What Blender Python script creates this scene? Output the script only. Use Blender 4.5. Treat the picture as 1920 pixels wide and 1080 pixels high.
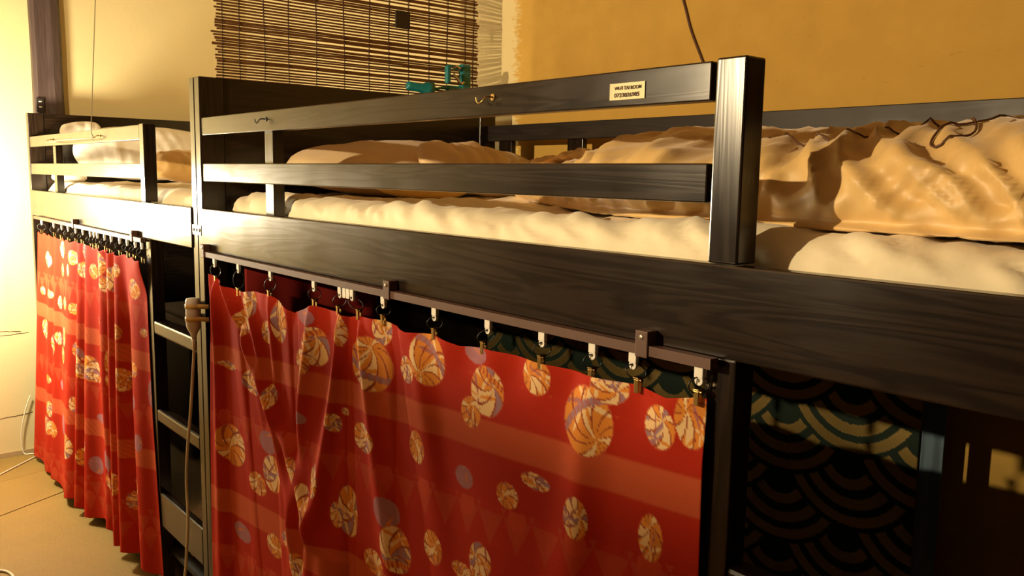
import bpy, bmesh, math, random
import numpy as np
from mathutils import Vector, Matrix, noise
random.seed(7)
S = bpy.context.scene
C = S.collection
for o in list(bpy.data.objects): bpy.data.objects.remove(o, do_unlink=True)

# ------------------------------------------------------------------ camera
cam_d = bpy.data.cameras.new('camera'); cam = bpy.data.objects.new('camera', cam_d); C.objects.link(cam)
YAW, PITCH, ROLL, FPX = 0.8715, -0.1302, 0.0171, 1604.05
fw = Vector((-math.sin(YAW)*math.cos(PITCH), math.cos(YAW)*math.cos(PITCH), math.sin(PITCH)))
r0 = Vector((math.cos(YAW), math.sin(YAW), 0)); u0 = r0.cross(fw)
cr, sr = math.cos(ROLL), math.sin(ROLL)
rr = r0*cr + u0*sr; uu = -r0*sr + u0*cr
cam.matrix_world = Matrix(((rr.x, uu.x, -fw.x, 2.2078), (rr.y, uu.y, -fw.y, -0.7968), (rr.z, uu.z, -fw.z, 1.2944), (0, 0, 0, 1)))
cam_d.sensor_width = 36.0; cam_d.lens = FPX/1920*36.0; cam_d.clip_start = 0.02; cam_d.clip_end = 50
S.camera = cam

# ------------------------------------------------------------------ world, light levels, exposure
w = bpy.data.worlds.new('world'); S.world = w; w.use_nodes = True
w.node_tree.nodes['Background'].inputs[0].default_value = (0.02, 0.014, 0.008, 1)
w.node_tree.nodes['Background'].inputs[1].default_value = 0.05
S.view_settings.view_transform = 'Standard'; S.view_settings.look = 'None'
S.view_settings.gamma = 1.0; S.view_settings.use_curve_mapping = False
S.view_settings.exposure = 0.12
LAMP_POS = (-1.60, -0.45, 1.16)      # bedside lamp just left of the frame
LAMP_STRENGTH = 262.0
LAMP_COL = (1.0, 0.88, 0.63)
PEND_POS = (0.50, -1.95, 1.67)       # dim pendant on the other side of the room
PEND_STRENGTH = 14500.0
PEND_COL = (1.0, 0.77, 0.45)
BACK_Y = 1.03; END_X = -2.1; FRONT_Y = -2.7; RIGHT_X = 3.3; CEIL_Z = 2.42
NEAR= [(.35,.995,.034,.035,0),(.313,.947,.04,.032,1),(.438,.943,.029,.026,0),(.503,.977,.034,.048,0),(.63,1.007,.043,.02,2),(.67,.95,.06,.04,3),(.614,.909,.044,.026,1),(.781,1.0,.013,.032,1),(.921,1.021,.028,.029,0),(.882,.952,.073,.051,4),(1.002,.964,.027,.024,0),(1.066,.995,.05,.046,4),(.349,.811,.056,.028,0),(.205,.826,.044,.01,0),(.61,.795,.038,.014,2),(.466,.805,.021,.028,0),(.221,.629,.074,.051,1),(.421,.687,.045,.026,2),(.444,.619,.053,.043,0),(.362,.572,.047,.027,1),(.576,.668,.029,.029,1),(.75,.813,.023,.019,0),(.783,.841,.011,.008,0),(.859,.808,.046,.028,0),(1.031,.835,.028,.029,1),(.642,.607,.038,.053,1),(.686,.677,.021,.035,0),(.794,.644,.035,.052,0),(.755,.626,.021,.026,0),(.933,.689,.04,.027,2),(.963,.627,.046,.044,3),(.889,.576,.038,.024,1),(1.079,.673,.031,.03,1),(1.167,.822,.025,.018,2),(1.205,.696,.021,.031,0),(1.166,.665,.03,.014,1),(.447,.45,.042,.027,1),(.53,.496,.031,.016,0),(.593,.459,.029,.032,0),(.264,.42,.048,.023,2),(1.193,1.026,.031,.017,2),(1.222,.972,.041,.04,3),(1.183,.931,.026,.025,1),(1.333,1.017,.031,.028,1),(1.437,.977,.046,.048,4),(1.474,1.03,.031,.023,0),(1.558,.997,.025,.028,0),(1.605,1.016,.024,.035,1),(1.278,.826,.025,.02,1),(1.337,.864,.031,.012,0),(1.424,.84,.024,.03,0),(1.55,.854,.019,.031,1),(1.216,.704,.03,.027,0)]
FAR= [(-1.612,.931,.085,.032,0),(-1.376,.988,.064,.033,0),(-1.211,.971,.066,.027,4),(-1.38,.909,.046,.025,1),(-1.261,.92,.028,.024,3),(-1.06,1.006,.032,.034,0),(-1.084,.937,.044,.029,0),(-.862,.979,.078,.043,4),(-.957,.944,.041,.027,1),(-.815,.915,.048,.027,3),(-.719,.941,.064,.042,0),(-.661,.977,.038,.023,0),(-.51,.934,.061,.032,4),(-.385,.948,.052,.026,1),(-1.595,.793,.062,.017,3),(-1.731,.79,.045,.017,0),(-1.439,.777,.032,.026,0),(-1.324,.788,.045,.025,4),(-1.207,.782,.059,.021,1),(-1.711,.633,.075,.042,3),(-1.553,.592,.07,.043,0),(-1.465,.632,.048,.026,0),(-1.354,.656,.056,.038,4),(-1.387,.579,.057,.035,1),(-1.172,.625,.081,.043,3),(-1.019,.594,.086,.047,0),(-1.121,.564,.064,.03,0),(-.926,.772,.024,.028,4),(-.665,.779,.044,.027,1),(-.456,.805,.028,.014,3),(-.811,.649,.029,.044,0),(-.642,.638,.053,.027,0),(-.528,.68,.046,.025,4),(-1.658,.432,.044,.018,1),(-1.663,.304,.053,.034,0),(-1.708,.225,.109,.039,3),(-1.551,.246,.047,.034,1),(-1.402,.301,.063,.04,2),(-1.438,.449,.039,.02,2),(-.798,.587,.046,.033,0),(-1.002,.563,.077,.017,3),(-.637,.613,.038,.025,1),(-.559,.575,.061,.028,2),(-.421,.622,.028,.042,2),(-1.303,.243,.066,.051,0),(-1.24,.416,.029,.03,3),(-1.134,.233,.055,.038,1),(-1.009,.239,.053,.033,2),(-.867,.295,.068,.039,2),(-1.086,.306,.028,.044,0),(-.856,.225,.048,.032,3),(-.74,.253,.041,.04,1),(-.707,.397,.022,.047,2),(-.498,.454,.036,.028,2),(-.547,.303,.065,.051,0),(-.586,.236,.037,.032,3),(-.336,.595,.027,.034,1),(-.308,.323,.025,.036,2),(-.941,.421,.076,.017,2)]

# ------------------------------------------------------------------ helpers
def link(o, parent=None):
    C.objects.link(o)
    if parent is not None: o.parent = parent
    return o
def tag(o, label=None, cat=None, group=None, kind=None):
    if label: o['label'] = label
    if cat: o['category'] = cat
    if group: o['group'] = group
    if kind: o['kind'] = kind
    return o
def thing(name, label, cat, loc=(0, 0, 0), group=None):
    o = bpy.data.objects.new(name, None); o.empty_display_size = 0.05; o.location = loc
    link(o); return tag(o, label, cat, group)
def meshobj(name, me, m, parent=None, smooth=False):
    if m is not None and not me.materials: me.materials.append(m)
    if smooth: me.polygons.foreach_set('use_smooth', [True]*len(me.polygons))
    return link(bpy.data.objects.new(name, me), parent)
def obj(name, bm, m, parent=None, smooth=False):
    me = bpy.data.meshes.new(name); bmesh.ops.recalc_face_normals(bm, faces=bm.faces); bm.to_mesh(me); bm.free()
    return meshobj(name, me, m, parent, smooth)
def box(bm, x0, x1, y0, y1, z0, z1, bev=0.0, seg=2):
    vs = [bm.verts.new((x, y, z)) for x in (x0, x1) for y in (y0, y1) for z in (z0, z1)]
    fs = [bm.faces.new([vs[i] for i in q]) for q in ((0, 1, 3, 2), (4, 6, 7, 5), (0, 4, 5, 1), (2, 3, 7, 6), (0, 2, 6, 4), (1, 5, 7, 3))]
    if bev > 0:
        es = list({e for f in fs for e in f.edges})
        bmesh.ops.bevel(bm, geom=es, offset=bev, segments=seg, profile=0.5, affect='EDGES')
    return bm
def boxo(name, m, parent, x0, x1, y0, y1, z0, z1, bev=0.002):
    return obj(name, box(bmesh.new(), x0, x1, y0, y1, z0, z1, bev), m, parent)
def catmull(pts, n=8):
    P = [Vector(p) for p in pts]; Q = []
    for i in range(len(P)-1):
        a = P[max(i-1, 0)]; b = P[i]; c = P[i+1]; d = P[min(i+2, len(P)-1)]
        for k in range(n):
            t = k/n
            Q.append(0.5*((2*b) + (c-a)*t + (2*a-5*b+4*c-d)*t*t + (3*b-a-3*c+d)*t**3))
    Q.append(P[-1]); return Q
def tube(bm, pts, r, sides=6, closed=False, taper=None):
    P = [Vector(p) for p in pts]; n = len(P); rings = []; up = None
    for i in range(n):
        a = P[(i-1) % n] if (closed or i) else P[i]; b = P[(i+1) % n] if (closed or i < n-1) else P[i]
        t = (b-a).normalized()
        if up is None:
            up = Vector((0, 0, 1)) if abs(t.z) < 0.9 else Vector((1, 0, 0))
        s = t.cross(up).normalized(); up = s.cross(t).normalized()
        rad = r if taper is None else taper[i]
        rings.append([bm.verts.new(P[i] + (s*math.cos(k*2*math.pi/sides) + up*math.sin(k*2*math.pi/sides))*rad) for k in range(sides)])
    for i in range(n if closed else n-1):
        A, B = rings[i], rings[(i+1) % n]
        for k in range(sides): bm.faces.new((A[k], A[(k+1) % sides], B[(k+1) % sides], B[k]))
    if not closed:
        bm.faces.new(rings[0][::-1]); bm.faces.new(rings[-1])
    return bm
def lathe(bm, prof, n=20, M=Matrix()):
    """prof: list of (radius, height) about local z, then placed by M"""
    rings = []
    for r, h in prof:
        if r < 1e-6: rings.append([bm.verts.new(M @ Vector((0, 0, h)))])
        else: rings.append([bm.verts.new(M @ Vector((r*math.cos(k*2*math.pi/n), r*math.sin(k*2*math.pi/n), h))) for k in range(n)])
    for A, B in zip(rings[:-1], rings[1:]):
        for k in range(n):
            q = [A[k % len(A)], A[(k+1) % len(A)], B[(k+1) % len(B)], B[k % len(B)]]
            q = [v for i, v in enumerate(q) if v not in q[:i]]
            if len(q) > 2: bm.faces.new(q)
    return bm
def look(p, d):
    return Matrix.Translation(p) @ Vector(d).to_track_quat('Z', 'Y').to_matrix().to_4x4()
def N3(x, y, z): return noise.noise(Vector((x, y, z)))

# ------------------------------------------------------------------ materials
def newmat(name):
    m = bpy.data.materials.new(name); m.use_nodes = True
    return m, m.node_tree, m.node_tree.nodes['Principled BSDF']
def plain(name, col, rough=0.5, metal=0.0, var=0.12, scale=20.0, bump=0.0, bscale=200.0, sheen=0.0, emit=None, trans=0.0):
    m, t, b = newmat(name); n = t.nodes; L = t.links
    tc = n.new('ShaderNodeTexCoord'); nz = n.new('ShaderNodeTexNoise'); nz.inputs['Scale'].default_value = scale; nz.inputs['Detail'].default_value = 4
    L.new(tc.outputs['Object'], nz.inputs['Vector'])
    mx = n.new('ShaderNodeMix'); mx.data_type = 'RGBA'
    mx.inputs[6].default_value = (*[c*(1-var) for c in col], 1); mx.inputs[7].default_value = (*[min(1, c*(1+var)) for c in col], 1)
    L.new(nz.outputs['Fac'], mx.inputs[0]); L.new(mx.outputs[2], b.inputs['Base Color'])
    b.inputs['Roughness'].default_value = rough; b.inputs['Metallic'].default_value = metal
    if sheen: b.inputs['Sheen Weight'].default_value = sheen
    if bump:
        n2 = n.new('ShaderNodeTexNoise'); n2.inputs['Scale'].default_value = bscale; n2.inputs['Detail'].default_value = 5
        L.new(tc.outputs['Object'], n2.inputs['Vector'])
        bp = n.new('ShaderNodeBump'); bp.inputs['Strength'].default_value = bump; bp.inputs['Distance'].default_value = 0.01
        L.new(n2.outputs['Fac'], bp.inputs['Height']); L.new(bp.outputs['Normal'], b.inputs['Normal'])
    if emit:
        b.inputs['Emission Color'].default_value = (*emit[0], 1); b.inputs['Emission Strength'].default_value = emit[1]
    return m
def wood(name, axis, dark=(0.0045, 0.0028, 0.0018), light=(0.024, 0.0130, 0.0068), rough=(0.18, 0.26)):
    m, t, b = newmat(name); n = t.nodes; L = t.links
    tc = n.new('ShaderNodeTexCoord'); mp = n.new('ShaderNodeMapping')
    sc = [14.0, 14.0, 14.0]; sc[axis] = 0.9; mp.inputs['Scale'].default_value = sc
    L.new(tc.outputs['Object'], mp.inputs['Vector'])
    nz = n.new('ShaderNodeTexNoise'); nz.inputs['Scale'].default_value = 1.6; nz.inputs['Detail'].default_value = 3; nz.inputs['Distortion'].default_value = 0.6
    L.new(mp.outputs[0], nz.inputs['Vector'])
    # growth rings: fine bands over the slow noise
    mul = n.new('ShaderNodeMath'); mul.operation = 'MULTIPLY'; mul.inputs[1].default_value = 58.0; L.new(nz.outputs['Fac'], mul.inputs[0])
    sn = n.new('ShaderNodeMath'); sn.operation = 'SINE'; L.new(mul.outputs[0], sn.inputs[0])
    mr = n.new('ShaderNodeMapRange'); mr.inputs[1].default_value = -1; mr.inputs[2].default_value = 1; L.new(sn.outputs[0], mr.inputs[0])
    mp2 = n.new('ShaderNodeMapping'); s2 = [420.0, 420.0, 420.0]; s2[axis] = 9.0; mp2.inputs['Scale'].default_value = s2
    L.new(tc.outputs['Object'], mp2.inputs['Vector'])
    fi = n.new('ShaderNodeTexNoise'); fi.inputs['Scale'].default_value = 1.0; fi.inputs['Detail'].default_value = 2; L.new(mp2.outputs[0], fi.inputs['Vector'])
    big = n.new('ShaderNodeTexNoise'); big.inputs['Scale'].default_value = 7.0; big.inputs['Detail'].default_value = 5; L.new(tc.outputs['Object'], big.inputs['Vector'])
    a1 = n.new('ShaderNodeMath'); a1.operation = 'MULTIPLY_ADD'; a1.inputs[1].default_value = 0.45; L.new(mr.outputs[0], a1.inputs[0])
    a0 = n.new('ShaderNodeMath'); a0.operation = 'MULTIPLY'; a0.inputs[1].default_value = 0.55; L.new(fi.outputs['Fac'], a0.inputs[0]); L.new(a0.outputs[0], a1.inputs[2])
    mx = n.new('ShaderNodeMix'); mx.data_type = 'RGBA'; mx.inputs[6].default_value = (*dark, 1); mx.inputs[7].default_value = (*light, 1)
    L.new(a1.outputs[0], mx.inputs[0]); L.new(mx.outputs[2], b.inputs['Base Color'])
    rg = n.new('ShaderNodeMapRange'); rg.inputs[1].default_value = 0.3; rg.inputs[2].default_value = 0.75; rg.inputs[3].default_value = rough[0]; rg.inputs[4].default_value = rough[1]
    a2 = n.new('ShaderNodeMath'); a2.operation = 'MULTIPLY_ADD'; a2.inputs[1].default_value = 0.12; L.new(mr.outputs[0], a2.inputs[0])
    a3 = n.new('ShaderNodeMath'); a3.operation = 'MULTIPLY'; a3.inputs[1].default_value = 0.95; L.new(big.outputs['Fac'], a3.inputs[0]); L.new(a3.outputs[0], a2.inputs[2])
    L.new(a2.outputs[0], rg.inputs[0]); L.new(rg.outputs[0], b.inputs['Roughness'])
    bp = n.new('ShaderNodeBump'); bp.inputs['Strength'].default_value = 0.04; bp.inputs['Distance'].default_value = 0.002
    b.inputs['IOR'].default_value = 1.5
    L.new(a1.outputs[0], bp.inputs['Height']); L.new(bp.outputs['Normal'], b.inputs['Normal'])
    return m
WXR = wood('rough_black_pine_x', 0, rough=(0.42, 0.55))  # rougher copy of the pine, mutes the highlight on the back rail
WX, WY, WZ = wood('black_pine_x', 0), wood('black_pine_y', 1), wood('black_pine_z', 2)

CREAM = (0.71, 0.585, 0.30); OCHRE = (0.61, 0.37, 0.080)
def plaster(name, two_tone=False, base=CREAM):
    m, t, b = newmat(name); n = t.nodes; L = t.links
    ge = n.new('ShaderNodeNewGeometry')
    n1 = n.new('ShaderNodeTexNoise'); n1.inputs['Scale'].default_value = 3.0; n1.inputs['Detail'].default_value = 6; L.new(ge.outputs['Position'], n1.inputs['Vector'])
    mx = n.new('ShaderNodeMix'); mx.data_type = 'RGBA'
    mx.inputs[6].default_value = (*[c*0.90 for c in base], 1); mx.inputs[7].default_value = (*[min(1, c*1.06) for c in base], 1)
    L.new(n1.outputs['Fac'], mx.inputs[0]); out = mx.outputs[2]
    if two_tone:
        # cream plaster on the left, rough ochre clay from about x = 0.03, with a brushed ragged border
        sp = n.new('ShaderNodeSeparateXYZ'); L.new(ge.outputs['Position'], sp.inputs[0])
        mp = n.new('ShaderNodeMapping'); mp.inputs['Scale'].default_value = (20, 20, 60); L.new(ge.outputs['Position'], mp.inputs['Vector'])
        n2 = n.new('ShaderNodeTexNoise'); n2.inputs['Scale'].default_value = 2.0; n2.inputs['Detail'].default_value = 3; L.new(mp.outputs[0], n2.inputs['Vector'])
        ad = n.new('ShaderNodeMath'); ad.operation = 'MULTIPLY_ADD'; ad.inputs[1].default_value = 0.10; L.new(n2.outputs['Fac'], ad.inputs[0]); L.new(sp.outputs['X'], ad.inputs[2])
        mr = n.new('ShaderNodeMapRange'); mr.inputs[1].default_value = 0.075; mr.inputs[2].default_value = 0.105; L.new(ad.outputs[0], mr.inputs[0])
        oc = n.new('ShaderNodeMix'); oc.data_type = 'RGBA'
        oc.inputs[6].default_value = (*[c*0.86 for c in OCHRE], 1); oc.inputs[7].default_value = (*[c*1.08 for c in OCHRE], 1)
        n3 = n.new('ShaderNodeTexNoise'); n3.inputs['Scale'].default_value = 14.0; n3.inputs['Detail'].default_value = 8; L.new(ge.outputs['Position'], n3.inputs['Vector']); L.new(n3.outputs['Fac'], oc.inputs[0])
        # straw flecks
        mp3 = n.new('ShaderNodeMapping'); mp3.inputs['Scale'].default_value = (60, 60, 150); mp3.inputs['Rotation'].default_value = (0, 0.6, 0); L.new(ge.outputs['Position'], mp3.inputs['Vector'])
        n4 = n.new('ShaderNodeTexNoise'); n4.inputs['Scale'].default_value = 1.0; L.new(mp3.outputs[0], n4.inputs['Vector'])
        fr = n.new('ShaderNodeMapRange'); fr.inputs[1].default_value = 0.70; fr.inputs[2].default_value = 0.78; fr.inputs[4].default_value = 0.30; L.new(n4.outputs['Fac'], fr.inputs[0])
        fk = n.new('ShaderNodeMix'); fk.data_type = 'RGBA'; fk.inputs[7].default_value = (0.22, 0.11, 0.03, 1); L.new(fr.outputs[0], fk.inputs[0]); L.new(oc.outputs[2], fk.inputs[6])
        mm = n.new('ShaderNodeMix'); mm.data_type = 'RGBA'; L.new(mr.outputs[0], mm.inputs[0]); L.new(out, mm.inputs[6]); L.new(fk.outputs[2], mm.inputs[7]); out = mm.outputs[2]
    L.new(out, b.inputs['Base Color']); b.inputs['Roughness'].default_value = 0.9; b.inputs['Specular IOR Level'].default_value = 0.15
    nb = n.new('ShaderNodeTexNoise'); nb.inputs['Scale'].default_value = 26.0; nb.inputs['Detail'].default_value = 8; L.new(ge.outputs['Position'], nb.inputs['Vector'])
    bp = n.new('ShaderNodeBump'); bp.inputs['Strength'].default_value = 0.09; bp.inputs['Distance'].default_value = 0.012
    L.new(nb.outputs['Fac'], bp.inputs['Height']); L.new(bp.outputs['Normal'], b.inputs['Normal'])
    return m
M_wall = plaster('cream_plaster'); M_back = plaster('two_tone_clay_wall', True)
M_ceil = plain('ceiling_boards', (0.16, 0.09, 0.04), 0.7, scale=3)
M_panel = plain('dark_wall_boards', (0.05, 0.028, 0.014), 0.6, scale=4)
M_pillar = wood('old_dark_pillar', 2, (0.045, 0.026, 0.022), (0.085, 0.052, 0.043), (0.45, 0.6))
def matting():
    m, t, b = newmat('woven_rush_matting'); n = t.nodes; L = t.links
    ge = n.new('ShaderNodeNewGeometry')
    mp = n.new('ShaderNodeMapping'); mp.inputs['Scale'].default_value = (22, 260, 60); mp.inputs['Rotation'].default_value = (0, 0, 0.25); L.new(ge.outputs['Position'], mp.inputs['Vector'])
    nz = n.new('ShaderNodeTexNoise'); nz.inputs['Scale'].default_value = 1.0; nz.inputs['Detail'].default_value = 3; L.new(mp.outputs[0], nz.inputs['Vector'])
    n2 = n.new('ShaderNodeTexNoise'); n2.inputs['Scale'].default_value = 5.0; n2.inputs['Detail'].default_value = 6; L.new(ge.outputs['Position'], n2.inputs['Vector'])
    ad = n.new('ShaderNodeMath'); ad.operation = 'MULTIPLY_ADD'; ad.inputs[1].default_value = 0.55; L.new(nz.outputs['Fac'], ad.inputs[0])
    a0 = n.new('ShaderNodeMath'); a0.operation = 'MULTIPLY'; a0.inputs[1].default_value = 0.45; L.new(n2.outputs['Fac'], a0.inputs[0]); L.new(a0.outputs[0], ad.inputs[2])
    mx = n.new('ShaderNodeMix'); mx.data_type = 'RGBA'; mx.inputs[6].default_value = (0.17, 0.100, 0.019, 1); mx.inputs[7].default_value = (0.34, 0.215, 0.044, 1)
    L.new(ad.outputs[0], mx.inputs[0]); L.new(mx.outputs[2], b.inputs['Base Color']); b.inputs['Roughness'].default_value = 0.75
    bp = n.new('ShaderNodeBump'); bp.inputs['Strength'].default_value = 0.25; bp.inputs['Distance'].default_value = 0.004
    L.new(nz.outputs['Fac'], bp.inputs['Height']); L.new(bp.outputs['Normal'], b.inputs['Normal'])
    return m
M_mat = matting()
M_under = plain('dark_floor_boards', (0.05, 0.03, 0.015), 0.6)
M_sheet = plain('cream_cotton_sheet', (0.86, 0.75, 0.52), 0.8, var=0.06, bump=0.12, bscale=60, sheen=0.2)
M_satin = plain('gold_satin', (0.72, 0.47, 0.17), 0.48, var=0.08, bump=0.05, bscale=40, sheen=0.3)
M_pillow = plain('beige_pillowcase', (0.72, 0.53, 0.29), 0.65, var=0.05, bump=0.06, bscale=45, sheen=0.2)
M_white = plain('white_pillowcase', (0.86, 0.80, 0.66), 0.7, var=0.04, bump=0.05, bscale=45)
M_grey = plain('grey_lilac_quilt', (0.40, 0.36, 0.38), 0.85)
M_brownblk = plain('brown_blanket', (0.30, 0.20, 0.11), 0.85, bump=0.1, bscale=60)
M_base = plain('black_bed_board', (0.006, 0.005, 0.004), 0.6)
M_bamboo = plain('brown_bamboo', (0.17, 0.075, 0.022), 0.45, var=0.5, scale=9)
M_thread = plain('dark_blind_thread', (0.05, 0.018, 0.008), 0.8)
M_black = plain('black_metal', (0.010, 0.009, 0.008), 0.38, metal=0.0)
M_brass = plain('brass', (0.62, 0.42, 0.14), 0.28, metal=1.0)
M_steel = plain('steel', (0.55, 0.52, 0.47), 0.3, metal=1.0)
M_plast = plain('white_plastic', (0.80, 0.76, 0.66), 0.45, var=0.03)
M_track = plain('brown_plastic_track', (0.085, 0.034, 0.017), 0.55)
M_teal = plain('teal_plastic', (0.012, 0.20, 0.21), 0.28, var=0.05)
M_amber = plain('amber_bulb', (0.55, 0.30, 0.14), 0.2)
M_cable = plain('cream_cable', (0.74, 0.66, 0.48), 0.5)
M_tape = plain('yellow_tape', (0.80, 0.56, 0.17), 0.45)
M_wire = plain('brown_wire', (0.09, 0.035, 0.015), 0.5)
M_cord = plain('thin_grey_cord', (0.25, 0.19, 0.11), 0.6)
M_paper = plain('cream_paper', (0.83, 0.70, 0.40), 0.6, var=0.04)
M_ink = plain('brown_ink', (0.055, 0.028, 0.01), 0.7)
M_sock = plain('dark_box', (0.022, 0.014, 0.012), 0.5)
M_pale = plain('pale_blue_cloth', (0.13, 0.19, 0.25), 0.95)
M_redcl = plain('plain_red_cloth', (0.42, 0.02, 0.012), 0.8)
M_trim = plain('worn_wood_trim', (0.42, 0.30, 0.14), 0.7, scale=6)
M_crack = plain('plaster_crack', (0.10, 0.055, 0.02), 0.9)
def printed(name, rough=0.72, metal_from_alpha=False):
    m, t, b = newmat(name); n = t.nodes; L = t.links
    at = n.new('ShaderNodeAttribute'); at.attribute_name = 'print'; L.new(at.outputs['Color'], b.inputs['Base Color'])
    b.inputs['Roughness'].default_value = rough
    tc = n.new('ShaderNodeTexCoord'); nz = n.new('ShaderNodeTexNoise'); nz.inputs['Scale'].default_value = 380; nz.inputs['Detail'].default_value = 2; L.new(tc.outputs['Object'], nz.inputs['Vector'])
    bp = n.new('ShaderNodeBump'); bp.inputs['Strength'].default_value = 0.12; bp.inputs['Distance'].default_value = 0.002
    L.new(nz.outputs['Fac'], bp.inputs['Height']); L.new(bp.outputs['Normal'], b.inputs['Normal'])
    if metal_from_alpha:
        L.new(at.outputs['Alpha'], b.inputs['Metallic'])
        mr = n.new('ShaderNodeMapRange'); mr.inputs[3].default_value = 0.8; mr.inputs[4].default_value = 0.35; L.new(at.outputs['Alpha'], mr.inputs[0]); L.new(mr.outputs[0], b.inputs['Roughness'])
    else:
        b.inputs['Specular IOR Level'].default_value = 0.05
    return m
M_print = printed('red_temari_print_cotton'); M_wave = printed('green_gold_wave_cloth', 0.8, True)

# ------------------------------------------------------------------ the room
def struct(name, m, *b):
    o = boxo(name, m, None, *b, bev=0); return tag(o, kind='structure')
T = 0.1
tag(struct('wall_left', M_wall, END_X-T, END_X, FRONT_Y-T, BACK_Y+T, 0, CEIL_Z), 'cream plastered end wall with hairline cracks near the floor', 'wall')
tag(struct('wall_back', M_back, END_X, RIGHT_X, BACK_Y, BACK_Y+T, 0, CEIL_Z), 'long back wall, cream plaster turning to ochre clay behind the near bunk', 'wall')
tag(struct('wall_front', M_panel, END_X-T, RIGHT_X+T, FRONT_Y-T, FRONT_Y, 0, CEIL_Z), 'dark boarded wall facing the bunk beds', 'wall')
tag(struct('wall_right', M_panel, RIGHT_X, RIGHT_X+T, FRONT_Y, BACK_Y+T, 0, CEIL_Z), 'dark boarded end wall beyond the near bunk', 'wall')
tag(struct('ceiling', M_ceil, END_X-T, RIGHT_X+T, FRONT_Y-T, BACK_Y+T, CEIL_Z, CEIL_Z+T), 'brown boarded ceiling above the beds', 'ceiling')
FZ = 0.006
fl = tag(struct('floor', M_under, END_X-T, RIGHT_X+T, FRONT_Y-T, BACK_Y+T, -0.1, -0.004), 'floor covered with tan woven rush matting', 'floor')
l1 = lambda y: -1.505 - 0.53*y      # seams between the mats, slightly askew
l2 = lambda y: -1.812 - 0.25*y
def slab(name, lo, hi, z0, z1, parent, g=0.0025):
    bm = bmesh.new(); ys = np.linspace(FRONT_Y, BACK_Y, 12)
    T_, B_ = [], []
    for y in ys:
        wv = 0.004*math.sin(y*9)
        a, b = lo(y)+g+(wv if lo is not E0 else 0), hi(y)-g+(wv if hi is not E1 else 0)
        if a > b: a = b-0.001
        T_.append((bm.verts.new((a, y, z1)), bm.verts.new((b, y, z1)))); B_.append((bm.verts.new((a, y, z0)), bm.verts.new((b, y, z0))))
    for i in range(len(ys)-1):
        bm.faces.new((T_[i][0], T_[i][1], T_[i+1][1], T_[i+1][0])); bm.faces.new((B_[i][0], B_[i+1][0], B_[i+1][1], B_[i][1]))
        bm.faces.new((T_[i][0], T_[i+1][0], B_[i+1][0], B_[i][0])); bm.faces.new((T_[i][1], B_[i][1], B_[i+1][1], T_[i+1][1]))
    bm.faces.new((T_[0][0], B_[0][0], B_[0][1], T_[0][1])); bm.faces.new((T_[-1][0], T_[-1][1], B_[-1][1], B_[-1][0]))
    return obj(name, bm, M_mat, parent)
E0 = lambda y: END_X+0.012
E1 = lambda y: RIGHT_X
slab('mat', E0, l2, -0.004, 0.0, fl); slab('mat', l2, l1, -0.004, 0.001, fl); slab('mat', l1, E1, -0.004, 0.0, fl)
tag(boxo('baseboard_left', M_trim, None, END_X, END_X+0.012, FRONT_Y, BACK_Y, -0.004, 0.022, 0.001), 'low worn wooden skirting strip along the end wall', 'skirting', kind='structure')
# old tree-trunk pillar set against the end wall
bm = bmesh.new(); rings = []
for i in range(25):
    z = i*CEIL_Z/24; k = 0.006*N3(0, 3.1, z*2.1); j = 0.006*N3(5.0, 1.1, z*2.4); e = max(0, 1.75-z)*0.016
    y0, y1, x1 = 0.048+k, 0.166+j+e-0.004*max(0, z-1.6), END_X+0.050
    prof = [(END_X-0.01, y0), (x1-0.012, y0), (x1, y0+0.014), (x1, y0+0.055), (x1+0.003, y1-0.04), (x1-0.004, y1-0.012), (x1-0.018, y1), (END_X-0.01, y1)]
    rings.append([bm.verts.new((a, b, z)) for a, b in prof])
for A, B in zip(rings[:-1], rings[1:]):
    for k in range(8): bm.faces.new((A[k], A[(k+1) % 8], B[(k+1) % 8], B[k]))
bm.faces.new(rings[0]); bm.faces.new(rings[-1][::-1])
pil = tag(obj('pillar', bm, M_pillar, None), 'dark brown timber pillar standing against the end wall', 'pillar', kind='structure')
# cracks in the end wall: thin dark grooves of their own shape
for pts in ([(-0.25, .574), (-.13, .572), (-.05, .565)], [(-0.3, .556), (-.13, .553), (-.06, .556), (-.02, .558)], [(-0.2, .175), (-.13, .18), (-.07, .183), (-.02, .19)]):
    bm = bmesh.new(); Q = [(END_X+0.0005, p.x+0.004*N3(p.x*40, 0, 1), p.y+0.003*N3(p.x*60, 2, 0)) for p in catmull([(a, b, 0) for a, b in pts], 10)]
    tube(bm, Q, 0.002, 5, taper=[0.0012+0.0016*abs(N3(q[1]*70, 1, 4)) for q in Q]); obj('crack', bm, M_crack, bpy.data.objects['wall_left'])

# ------------------------------------------------------------------ lamps
t = thing('bedside_lamp', 'globe floor lamp glowing in front of the further bunk', 'lamp', (LAMP_POS[0], LAMP_POS[1], 0))
M_globe = plain('glowing_globe', (0.9, 0.8, 0.6), 0.5, emit=(LAMP_COL, LAMP_STRENGTH))
bm = bmesh.new(); R = 0.10
lathe(bm, [(0, -R)]+[(R*math.sin(a*math.pi/14), -R*math.cos(a*math.pi/14)) for a in range(1, 14)]+[(0, R)], 24, Matrix.Translation((0, 0, LAMP_POS[2])))
obj('globe', bm, M_globe, t, True)
bm = bmesh.new(); lathe(bm, [(0, 0), (.12, 0), (.12, .012), (.10, .022), (.02, .03), (0.0, .03)], 28); obj('base', bm, M_black, t, True)
bm = bmesh.new(); lathe(bm, [(0, .028), (.009, .028), (.009, LAMP_POS[2]-R-.03), (.03, LAMP_POS[2]-R-.02), (.03, LAMP_POS[2]-R+.012), (0, LAMP_POS[2]-R+.012)], 16); obj('pole', bm, M_black, t, True)
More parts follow.
